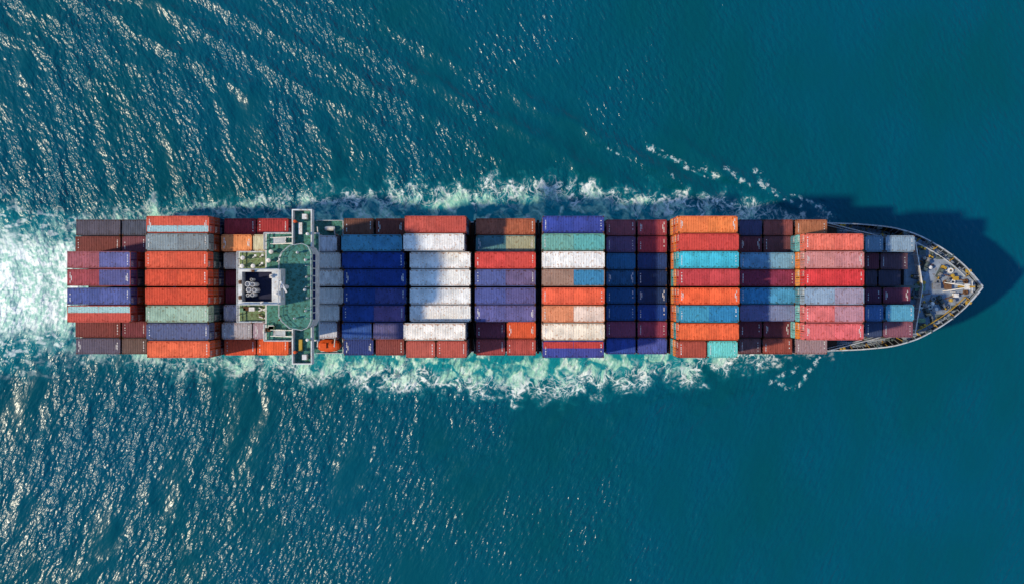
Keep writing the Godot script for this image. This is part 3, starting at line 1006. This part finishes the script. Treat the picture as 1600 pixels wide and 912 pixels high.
func build_lifeboats() -> void:
	for s in [1.0, -1.0]:
		var o := thing("lifeboat" if s > 0 else "life_raft", "orange lifeboat hanging beside the bridge at the lower side of the ship" if s > 0 else "white life raft canister on the green boat deck at the upper side", "lifeboat" if s > 0 else "life raft", Vector3(-30.6, 11.5, s * 9.1))
		var st := mb()
		if s < 0:
			for e in [-0.5, 0.5]:
				span(st, Vector3(e - 0.06, 0, -0.35), Vector3(e + 0.06, 0.25, 0.35))
			build(st, "cradle", M.rusty, o)
			st = mb()
			lathe(st, Vector3(-0.8, 0.5, 0), Vector3.RIGHT, [[0.0, 0.0], [0.28, 0.05], [0.36, 0.2], [0.36, 1.4], [0.28, 1.55], [0.0, 1.6]], 14)
			build(st, "canister", M.pipe_white, o)
			continue
		# hull lofted from stations, then the canopy
		var hull := mb()
		var top := mb()
		var n := 12
		for i in n:
			var f0 := float(i) / n * 2 - 1
			var f1 := float(i + 1) / n * 2 - 1
			for k in 12:
				var ring := []
				for e in [[f0, k], [f1, k], [f1, k + 1], [f0, k + 1]]:
					var w := 1.02 * pow(maxf(0.0, 1.0 - pow(absf(e[0]), 2.6)), 0.55)
					var a: float = PI * 2 * e[1] / 12
					var y := sin(a) * (0.75 if sin(a) > 0 else 0.85) * pow(maxf(0.0, 1.0 - pow(absf(e[0]), 3.0)), 0.5)
					ring.append(Vector3(e[0] * 2.0, 1.15 + y, cos(a) * w))
				quad(top if k < 6 else hull, ring[3], ring[2], ring[1], ring[0])
		build(hull, "hull", M.orange, o)
		build(top, "canopy", M.orange, o)
		st = mb()
		box(st, Vector3(-0.7, 1.95, 0), Vector3(0.9, 0.35, 0.8))
		build(st, "steering_cupola", M.orange, o)
		st = mb()
		for z in [-0.98, 0.98]:
			bar(st, Vector3(-1.3, 1.15, z * 0.97), Vector3(1.3, 1.15, z * 0.97), 0.05)
		build(st, "grab_rail", M.pipe_white, o)
		st = mb()
		for e in [-1.1, 1.1]:
			span(st, Vector3(e - 0.08, 0, -0.5), Vector3(e + 0.08, 0.42, 0.5))
		build(st, "cradle", M.pipe_white, o)

# ---------------------------------------------------------------- the containers
# one entry per bay: name, then rows 1 to 8 (upper edge of the photograph first): [tiers, [first pixel, last pixel] of each box on top, colours of its roof from stern to bow]
func C(r: int, g: int, b: int) -> Color:
	return Color8(r, g, b)

func bays() -> Array:
	var white := C(232, 228, 222)
	return [
		["bay at the stern", [
			[2, [[118, 187, C(88, 82, 108)], [190, 228, C(78, 84, 114)]]],
			[2, [[117, 187, C(120, 56, 60)], [190, 228, C(122, 66, 92)]]],
			[5, [[104, 203, C(160, 84, 112), C(100, 102, 178)]]],
			[5, [[104, 203, C(158, 64, 88), C(88, 90, 164)]]],
			[5, [[104, 203, C(74, 90, 172), C(84, 96, 178)]]],
			[5, [[104, 203, C(200, 76, 76), C(200, 76, 76), "stripe_up", C(172, 214, 212)]]],
			[2, [[117, 187, C(122, 52, 58)], [190, 228, C(116, 48, 68)]]],
			[2, [[118, 187, C(98, 88, 120)], [190, 228, C(104, 80, 88)]]]]],
		["second bay from stern", [
			[5, [[228, 326, C(214, 84, 74), C(214, 84, 74), "stripe_down", C(164, 204, 212)]]],
			[5, [[227, 325, C(140, 154, 178), C(132, 142, 164)]]],
			[5, [[226, 324, C(220, 84, 66), C(218, 80, 62)]]],
			[5, [[226, 324, C(212, 70, 50), C(216, 74, 50)]]],
			[5, [[226, 324, C(212, 68, 48), C(216, 72, 50)]]],
			[5, [[227, 325, C(152, 182, 160), C(170, 198, 176)]]],
			[5, [[228, 326, C(88, 98, 154), C(92, 100, 158)]]],
			[5, [[229, 327, C(228, 96, 68), C(230, 98, 72)]]]]],
		["bay behind the funnel", [
			[3, [[350, 399, C(158, 46, 66)], [401, 450, C(168, 44, 56)]]],
			[4, [[345, 393, C(232, 138, 92)], [395, 417, C(206, 196, 158)]]],
			[3, [[349, 396, C(204, 200, 192)]]],
			[2, [[352, 398, C(110, 40, 74)]]],
			[2, [[352, 398, C(112, 42, 76)]]],
			[3, [[349, 396, C(176, 176, 198)]]],
			[4, [[346, 393, C(158, 150, 172)], [395, 417, C(166, 140, 150)]]],
			[3, [[350, 399, C(222, 80, 52)], [401, 450, C(232, 88, 40)]]]]],
		["white bay under bridge", [
			[],
			[3, [[492, 526, C(208, 208, 216)]]],
			[3, [[493, 532, C(226, 222, 216)]]],
			[3, [[493, 536, C(238, 232, 224)]]],
			[3, [[493, 536, C(236, 230, 222)]]],
			[3, [[493, 530, C(226, 222, 214)]]],
			[3, [[492, 526, C(206, 206, 214)]]],
			[]]],
		["blue bay by bridge", [
			[3, [[537, 583, C(112, 70, 68)], [587, 631, C(120, 62, 64)]]],
			[4, [[533, 628, C(76, 156, 208), C(70, 146, 200)]]],
			[4, [[534, 631, C(26, 66, 160), C(24, 62, 156)]]],
			[4, [[537, 634, C(30, 66, 156), C(28, 62, 154)]]],
			[4, [[537, 634, C(30, 66, 154), C(66, 72, 148)]]],
			[4, [[535, 632, C(34, 70, 160), C(108, 84, 150)]]],
			[4, [[534, 580, C(44, 84, 170)], [583, 631, C(98, 92, 150)]]],
			[3, [[537, 583, C(48, 66, 146)], [587, 631, C(138, 66, 74)]]]]],
		["white topped bay", [
			[5, [[632, 728, C(194, 80, 80), C(192, 76, 76)]]],
			[5, [[630, 725, white, C(238, 232, 226)]]],
			[4, [[640, 735, white, white]]],
			[4, [[640, 735, white, C(240, 236, 228)]]],
			[4, [[640, 735, white, white]]],
			[4, [[640, 735, C(234, 230, 226), white]]],
			[5, [[630, 727, C(238, 228, 216), C(236, 226, 214)]]],
			[5, [[634, 680, C(186, 86, 86)], [682, 729, C(188, 82, 82)]]]]],
		["bay beyond white bay", [
			[3, [[744, 836, C(164, 90, 80), C(170, 90, 72)]]],
			[3, [[744, 836, C(84, 138, 146), C(164, 164, 134)]]],
			[4, [[742, 837, C(212, 66, 72), C(214, 70, 74)]]],
			[4, [[742, 837, C(88, 100, 178), C(112, 94, 148)]]],
			[4, [[742, 837, C(84, 94, 178), C(98, 92, 164)]]],
			[4, [[742, 837, C(100, 98, 174), C(106, 98, 168)]]],
			[3, [[744, 789, C(130, 56, 84)], [792, 837, C(226, 88, 56)]]],
			[3, [[744, 789, C(164, 66, 78)], [792, 837, C(176, 72, 76)]]]]],
		["bay with cream roofs", [
			[5, [[848, 944, C(56, 74, 178), C(58, 72, 170)]]],
			[5, [[847, 945, C(112, 176, 162), C(92, 178, 174)]]],
			[5, [[847, 945, C(242, 236, 228), C(240, 234, 228)]]],
			[5, [[847, 945, C(160, 124, 126), C(54, 136, 200)]]],
			[5, [[847, 945, C(238, 94, 72), C(236, 92, 68)]]],
			[5, [[847, 945, C(228, 138, 112), C(228, 198, 178)]]],
			[5, [[847, 945, C(238, 218, 194), C(236, 216, 190)]]],
			[5, [[848, 944, C(68, 78, 178), C(72, 76, 172), "stripe_up", C(196, 60, 66)]]]]],
		["dark paired bay amidships", [
			[2, [[948, 993, C(140, 74, 100)], [997, 1042, C(156, 62, 84)]]],
			[2, [[948, 993, C(104, 84, 136)], [997, 1042, C(154, 54, 82)]]],
			[2, [[948, 993, C(40, 116, 184)], [997, 1042, C(40, 68, 136)]]],
			[2, [[948, 993, C(34, 96, 156)], [997, 1042, C(28, 50, 106)]]],
			[2, [[948, 993, C(28, 92, 166)], [997, 1042, C(32, 58, 114)]]],
			[2, [[948, 993, C(28, 86, 166)], [997, 1042, C(26, 70, 166)]]],
			[2, [[948, 993, C(132, 66, 112)], [997, 1042, C(140, 56, 96)]]],
			[2, [[948, 993, C(52, 80, 182)], [997, 1042, C(76, 86, 180)]]]]],
		["bay with turquoise roof", [
			[5, [[1060, 1153, C(240, 120, 72), C(240, 124, 70)]]],
			[5, [[1061, 1155, C(212, 68, 70), C(210, 66, 72)]]],
			[5, [[1061, 1155, C(52, 192, 214), C(48, 188, 212)]]],
			[5, [[1061, 1156, C(196, 60, 78), C(198, 64, 80)]]],
			[5, [[1061, 1156, C(242, 92, 54), C(244, 96, 58)]]],
			[5, [[1061, 1155, C(56, 154, 208), C(36, 134, 204)]]],
			[5, [[1061, 1155, C(240, 100, 60), C(238, 96, 60)]]],
			[5, [[1060, 1104, C(170, 72, 66)], [1106, 1153, C(104, 214, 204)]]]]],
		["bay before pink bay", [
			[2, [[1156, 1191, C(78, 78, 128)], [1194, 1239, C(140, 72, 80)]]],
			[2, [[1156, 1191, C(112, 54, 78)], [1194, 1236, C(116, 66, 84)]]],
			[3, [[1157, 1243, C(96, 160, 216), C(118, 172, 220)]]],
			[3, [[1157, 1243, C(128, 48, 88), C(130, 46, 86)]]],
			[3, [[1157, 1243, C(50, 148, 218), C(68, 154, 216)]]],
			[3, [[1157, 1243, C(106, 112, 178), C(128, 138, 194)]]],
			[2, [[1156, 1191, C(112, 48, 74)], [1194, 1236, C(118, 52, 72)]]],
			[2, [[1156, 1189, C(104, 70, 88)], [1193, 1238, C(150, 70, 68)]]]]],
		["pink bay near bow", [
			[2, [[1244, 1293, C(172, 104, 86)]]],
			[5, [[1258, 1350, C(234, 112, 108), C(232, 106, 104)]]],
			[5, [[1258, 1351, C(206, 132, 150), C(200, 128, 150)]]],
			[5, [[1258, 1351, C(218, 54, 68), C(214, 50, 66)]]],
			[5, [[1258, 1351, C(150, 174, 220), C(168, 152, 192)]]],
			[5, [[1258, 1351, C(220, 108, 126), C(188, 132, 170)]]],
			[5, [[1258, 1350, C(226, 104, 124), C(222, 98, 120)]]],
			[2, [[1244, 1293, C(158, 128, 134)]]]]],
		["foremost low bay", [
			[],
			[3, [[1353, 1381, C(100, 136, 182)], [1385, 1430, C(140, 166, 186)]]],
			[2, [[1353, 1374, C(110, 52, 80)], [1377, 1419, C(98, 70, 98)]]],
			[2, [[1353, 1371, C(70, 62, 88)], [1374, 1408, C(66, 62, 92)]]],
			[2, [[1353, 1378, C(94, 50, 92)], [1381, 1423, C(122, 54, 90)]]],
			[3, [[1353, 1381, C(64, 110, 186)], [1385, 1429, C(84, 164, 216)]]],
			[2, [[1353, 1379, C(62, 76, 124)], [1381, 1427, C(138, 84, 116)]]],
			[]]]]

func top_of(tiers: int) -> float:
	return HATCH + tiers * TIER

func bay_spans() -> Array:
	var list := []
	for b in bays():
		var lo := 1e9
		var hi := -1e9
		for r in b[1]:
			if r:
				for e in r[1]:
					lo = minf(lo, ax(e[0], top_of(r[0])))
					hi = maxf(hi, ax(e[1], top_of(r[0])))
		list.append([lo, hi, 9.9 if not b[1][0].is_empty() else 7.7])
	return list

func row_z(r: int) -> float:
	return (r - 3.5) * ROW + (0.06 if r > 3 else -0.06)

const BW := 2.46
const BH := 2.585

func corrugated(length: float, width: float, pitch: float, deep: float) -> SurfaceTool:   # a sheet in x, z at y = 0, ribs run along z
	var st := mb()
	var n := maxi(1, int(round(length / pitch)))
	var p := length / n
	for i in n:
		var x := -length / 2 + i * p
		var pts := [[x, 0.0], [x + p * 0.34, 0.0], [x + p * 0.5, -deep], [x + p * 0.84, -deep], [x + p, 0.0]]
		for k in 4:
			var a: Array = pts[k]
			var b: Array = pts[k + 1]
			var ua: float = a[0] / length + 0.5
			var ub: float = b[0] / length + 0.5
			for e in [[a, ua, 0], [b, ub, 0], [b, ub, 1], [a, ua, 0], [b, ub, 1], [a, ua, 1]]:
				st.set_uv(Vector2(e[1], e[2]))
				st.add_vertex(Vector3(e[0][0], e[0][1], (e[2] - 0.5) * width))
	return st

func turned(st: SurfaceTool, t: Transform3D) -> Mesh:
	st.generate_normals()
	var out := SurfaceTool.new()
	out.begin(Mesh.PRIMITIVE_TRIANGLES)
	out.append_from(st.commit(), 0, t)
	return out.commit()

func box_shapes(length: float) -> Dictionary:
	var key := snappedf(length, 0.1)
	if shapes.has(key):
		return shapes[key]
	var L := length
	var d := {}
	# frame: posts, rails and corner castings
	var st := mb()
	for sx in [-1.0, 1.0]:
		for sz in [-1.0, 1.0]:
			box(st, Vector3(sx * (L / 2 - 0.06), BH / 2, sz * (BW / 2 - 0.06)), Vector3(0.12, BH - 0.3, 0.12))
		box(st, Vector3(sx * (L / 2 - 0.05), BH - 0.075, 0), Vector3(0.1, 0.11, BW - 0.3))
		box(st, Vector3(sx * (L / 2 - 0.05), 0.09, 0), Vector3(0.1, 0.14, BW - 0.3))
		box(st, Vector3(0, BH - 0.07, sx * (BW / 2 - 0.035)), Vector3(L - 0.3, 0.1, 0.07))
		box(st, Vector3(0, 0.09, sx * (BW / 2 - 0.035)), Vector3(L - 0.3, 0.14, 0.07))
	if L > 7.0:
		box(st, Vector3(0, BH - 0.045, 0), Vector3(0.09, 0.06, BW - 0.16))
	var mesh := finish(st, M.rusty)
	st = mb()
	for sx in [-1.0, 1.0]:
		for sy in [0.09, BH - 0.075]:
			for sz in [-1.0, 1.0]:
				box(st, Vector3(sx * (L / 2 - 0.085), sy, sz * (BW / 2 - 0.085)), Vector3(0.18, 0.16, 0.18))
	d.frame = finish(st, M.rusty, mesh)
	var halfl := L / 2 - 0.1
	for s in [-1.0, 1.0]:
		d["roof%d" % int(s)] = turned(corrugated(halfl, BW - 0.14, 0.37, 0.014), Transform3D(Basis(), Vector3(s * halfl / 2, BH - 0.02, 0)))
		# a stripe of other paint lies 4 mm over the corrugation on one half of the width
		d["stripe%d" % int(s)] = striped(halfl, s)
	for s in [-1.0, 1.0]:
		d["side%d" % int(s)] = turned(corrugated(L - 0.2, BH - 0.3, 0.28, 0.036), Transform3D(Basis(Vector3.RIGHT, s * PI / 2), Vector3(0, BH / 2, s * (BW / 2 - 0.02))))
	d.end_wall = turned(corrugated(BW - 0.2, BH - 0.3, 0.25, 0.04), Transform3D(Basis(Vector3(0, 0, -1), Vector3(-1, 0, 0), Vector3(0, 1, 0)), Vector3(-L / 2 + 0.02, BH / 2, 0)))
	for s in [-1.0, 1.0]:
		st = mb()
		box(st, Vector3(L / 2 - 0.05, BH / 2, s * (BW / 4 - 0.025)), Vector3(0.05, BH - 0.28, BW / 2 - 0.15))
		var dm := finish(st, null)
		st = mb()
		for k in [0.3, 0.75]:
			bar(st, Vector3(L / 2 + 0.01, 0.2, s * k), Vector3(L / 2 + 0.01, BH - 0.16, s * k), 0.025, 5)
			box(st, Vector3(L / 2 + 0.01, 1.1, s * (k + 0.12)), Vector3(0.03, 0.04, 0.3))
		d["door%d" % int(s)] = finish(st, M.steel, dm)
	# numbers stencilled near the ends of the roof: too small to read from here, so short dashes of paint
	var marks := []
	for v in 4:
		st = mb()
		var rr := RandomNumberGenerator.new()
		rr.seed = 100 + v
		for s in [-1.0, 1.0]:
			if v == 2 and s < 0:
				continue
			var z := -0.75
			while z < 0.75:
				var w := rr.randf_range(0.06, 0.22)
				if rr.randf() < 0.72:
					box(st, Vector3(s * (L / 2 - 0.42 - 0.03 * rr.randf()), BH - 0.012, z + w / 2), Vector3(0.13, 0.012, w))
				z += w + rr.randf_range(0.04, 0.14)
			if v == 1:
				box(st, Vector3(s * (L / 2 - 0.62), BH - 0.012, 0.1), Vector3(0.1, 0.012, 0.7))
		marks.append(finish(st, M.pipe_white))
	d.marks = marks
	# end lettering, on the door face
	var lets := []
	for v in 3:
		st = mb()
		var rr := RandomNumberGenerator.new()
		rr.seed = 200 + v
		for line in 3:
			var z := 0.2
			while z < 0.95:
				var w := rr.randf_range(0.07, 0.2)
				box(st, Vector3(L / 2 - 0.02, 2.05 - line * 0.26, z + w / 2), Vector3(0.012, 0.12, w))
				z += w + 0.05
		lets.append(finish(st, M.pipe_white))
	d.lets = lets
	shapes[key] = d
	return d

func striped(halfl: float, s: float) -> Mesh:
	var out := SurfaceTool.new()
	out.begin(Mesh.PRIMITIVE_TRIANGLES)
	for e in [-0.5, 0.5]:
		var st := corrugated(halfl, (BW - 0.16) * 0.42, 0.37, 0.014)
		st.generate_normals()
		out.append_from(st.commit(), 0, Transform3D(Basis(), Vector3(e * halfl, BH - 0.014, s * (BW - 0.16) * 0.28)))
	return out.commit()

func paint_word(c: Color) -> String:
	var h := c.h * 360
	var s := c.s
	var v := c.v
	if s < 0.12 and v > 0.8: return "white"
	if s < 0.2 and v > 0.85: return "cream"
	if s < 0.14: return "grey"
	if h < 16 or h > 342:
		if v < 0.52: return "dark maroon"
		if v < 0.68: return "brownish red"
		if s < 0.45: return "dusty pink" if v < 0.87 else "salmon pink"
		return "bright red" if (h > 342 or h < 8) else "orange red"
	if h < 50:
		if v > 0.85: return "orange" if s > 0.5 else "pale tan"
		return "rusty brown"
	if h < 100: return "pale olive"
	if h < 165: return "pale green"
	if h < 195: return "turquoise" if v > 0.7 else "dull teal"
	if h < 216: return "light blue" if v > 0.6 else "steel blue"
	if h < 250:
		if s < 0.35: return "slate grey" if v < 0.75 else "pale blue"
		return "navy blue" if v < 0.55 else "royal blue"
	if h < 300: return "purple grey" if s < 0.35 else "purple"
	return "dark plum" if v < 0.6 else "mauve"

const NTH := ["first", "second", "third", "fourth", "fifth", "sixth", "seventh", "eighth"]

func container(x0: float, x1: float, r: int, tier: int, cols: Array, flip: bool, label: String, group: String, worn: int) -> void:
	var L := x1 - x0
	var d := box_shapes(L)
	var o := thing("shipping_container", label, "container", Vector3((x0 + x1) / 2, HATCH + tier * TIER, row_z(r)), group)
	var aft: Material = paint(cols[0])
	var fwd: Material = paint(cols[1] if cols.size() > 1 else cols[0])
	if flip:
		o.rotation.y = PI
	var fr := part("frame", d.frame, o)
	fr.set_surface_override_material(0, aft)
	fr.set_surface_override_material(1, M.rusty)
	var rv := absi(int(x0 * 13.0) + r * 5 + tier)
	var c0: Color = cols[0]
	var c1: Color = cols[1] if cols.size() > 1 else cols[0]
	var f := part("roof_panel", d["roof1"], o, paint(c0 if flip else c1, 0.62, rv % 6))
	var a := part("roof_panel", d["roof-1"], o, paint(c1 if flip else c0, 0.62, (rv + (rv / 6) % 3) % 6))
	if cols.size() > 1 and cols[0] != cols[1] and paint_word(cols[0]) != paint_word(cols[1]):
		a.set_meta("label", paint_word(cols[1] if flip else cols[0]) + " half of the roof")
		f.set_meta("label", paint_word(cols[0] if flip else cols[1]) + " half of the roof")
	if cols.size() > 3:
		var up: bool = cols[2] == "stripe_up"
		var st := part("roof_stripe", d["stripe%d" % (1 if up == flip else -1)], o, paint(cols[3], 0.62, rv % 6))
		st.set_meta("label", paint_word(cols[3]) + " stripe along one edge of the roof")
	part("side_wall", d["side1"], o, aft)
	part("side_wall", d["side-1"], o, aft)
	part("end_wall", d.end_wall, o, fwd if flip else aft)
	for s in ["door1", "door-1"]:
		var dm := part("door", d[s], o)
		dm.set_surface_override_material(0, aft if flip else fwd)
		dm.set_surface_override_material(1, M.steel)
	if worn >= 0:
		part("roof_marking", d.marks[worn % 4], o).set_meta("kind", "stuff")
	part("door_lettering", d.lets[(worn + 7) % 3], o).set_meta("kind", "stuff")

func build_containers() -> void:
	var under := [C(150, 60, 60), C(40, 60, 120), C(180, 80, 50), C(70, 110, 140), C(120, 50, 70), C(60, 90, 110), C(190, 96, 60), C(52, 66, 96), C(150, 66, 52)]
	var all := bays()
	var spans := bay_spans()
	var rest := mb()
	var made := 0
	for bi in all.size():
		var b: Array = all[bi]
		var mid: float = (spans[bi][0] + spans[bi][1]) / 2
		var flip := mid > 2.0
		for r in 8:
			if b[1][r].is_empty():
				continue
			var tiers: int = b[1][r][0]
			var tops: Array = b[1][r][1]
			for k in tops.size():
				var e: Array = tops[k]
				var x0 := ax(e[0], top_of(tiers))
				var x1 := ax(e[1], top_of(tiers))
				var which := "" if tops.size() == 1 else ("short aft " if k == 0 else "short forward ")
				for t in tiers:
					var down := tiers - 1 - t
					var cols: Array = e.slice(2)
					if down > 0:
						var u: Color = under[(bi * 5 + r * 3 + t * 7 + k) % under.size()]
						if bi == 9:
							u = [C(238, 124, 60), C(60, 160, 170), C(236, 140, 70), C(200, 84, 60)][(t + r) % 4]
						if bi == 11:
							u = [C(120, 200, 205), C(240, 130, 50), C(232, 150, 80), C(80, 150, 190)][(t + r) % 4]
						cols = [u, u]
					var shown := down == 0
					if not shown:
						# the end that faces the point below the camera shows if the next bay's stack does not cover it
						var inner := flip and k == 0 or not flip and k == tops.size() - 1
						if inner and absf(mid) > 4.0 and down <= 2:
							shown = end_shows(bi, r, x0 if flip else x1, HATCH + (t + 1) * TIER - 0.7, all, flip)
						var rn := r + 1 if r < 4 else r - 1
						if not shown and r != 3 and r != 4 and not b[1][rn].is_empty() and b[1][rn][0] <= t:
							shown = true
					if not shown:
						span(rest, Vector3(x0, HATCH + t * TIER, row_z(r) - BW / 2), Vector3(x1, HATCH + t * TIER + BH, row_z(r) + BW / 2))
						continue
					var words := "topmost" if down == 0 else ["", "second tier", "third tier", "fourth tier", "fifth tier"][down] as String
					var label := "%s %scontainer, %s, %s row down, %s" % [paint_word(cols[0]), which, words, NTH[r], b[0]]
					container(x0, x1, r, t, cols, flip, label, "containers stacked on the ship", (r * 3 + bi * 5 + k) if down == 0 and (r + bi) % 5 != 0 else -1)
					made += 1
	var st := build(rest, "stacked_containers", paint(C(120, 60, 56)), self)
	st.set_meta("kind", "stuff")
	st.set_meta("label", "lower tiers of stacked steel containers under the visible ones")
	st.set_meta("category", "containers")
	print("containers ", made)

func end_shows(bi: int, r: int, xe: float, y: float, all: Array, flip: bool) -> bool:
	var nb := bi - 1 if flip else bi + 1
	if bi == 2:
		return false
	if nb < 0 or nb >= all.size() or all[nb][1][r].is_empty():
		return true
	var tn: int = all[nb][1][r][0]
	var tops: Array = all[nb][1][r][1]
	var e: Array = tops[tops.size() - 1] if flip else tops[0]
	var xn := ax(e[1] if flip else e[0], top_of(tn))
	var ray := y + (EYE - y) * (absf(xe) - absf(xn)) / absf(xe)
	return ray > top_of(tn) + 0.25
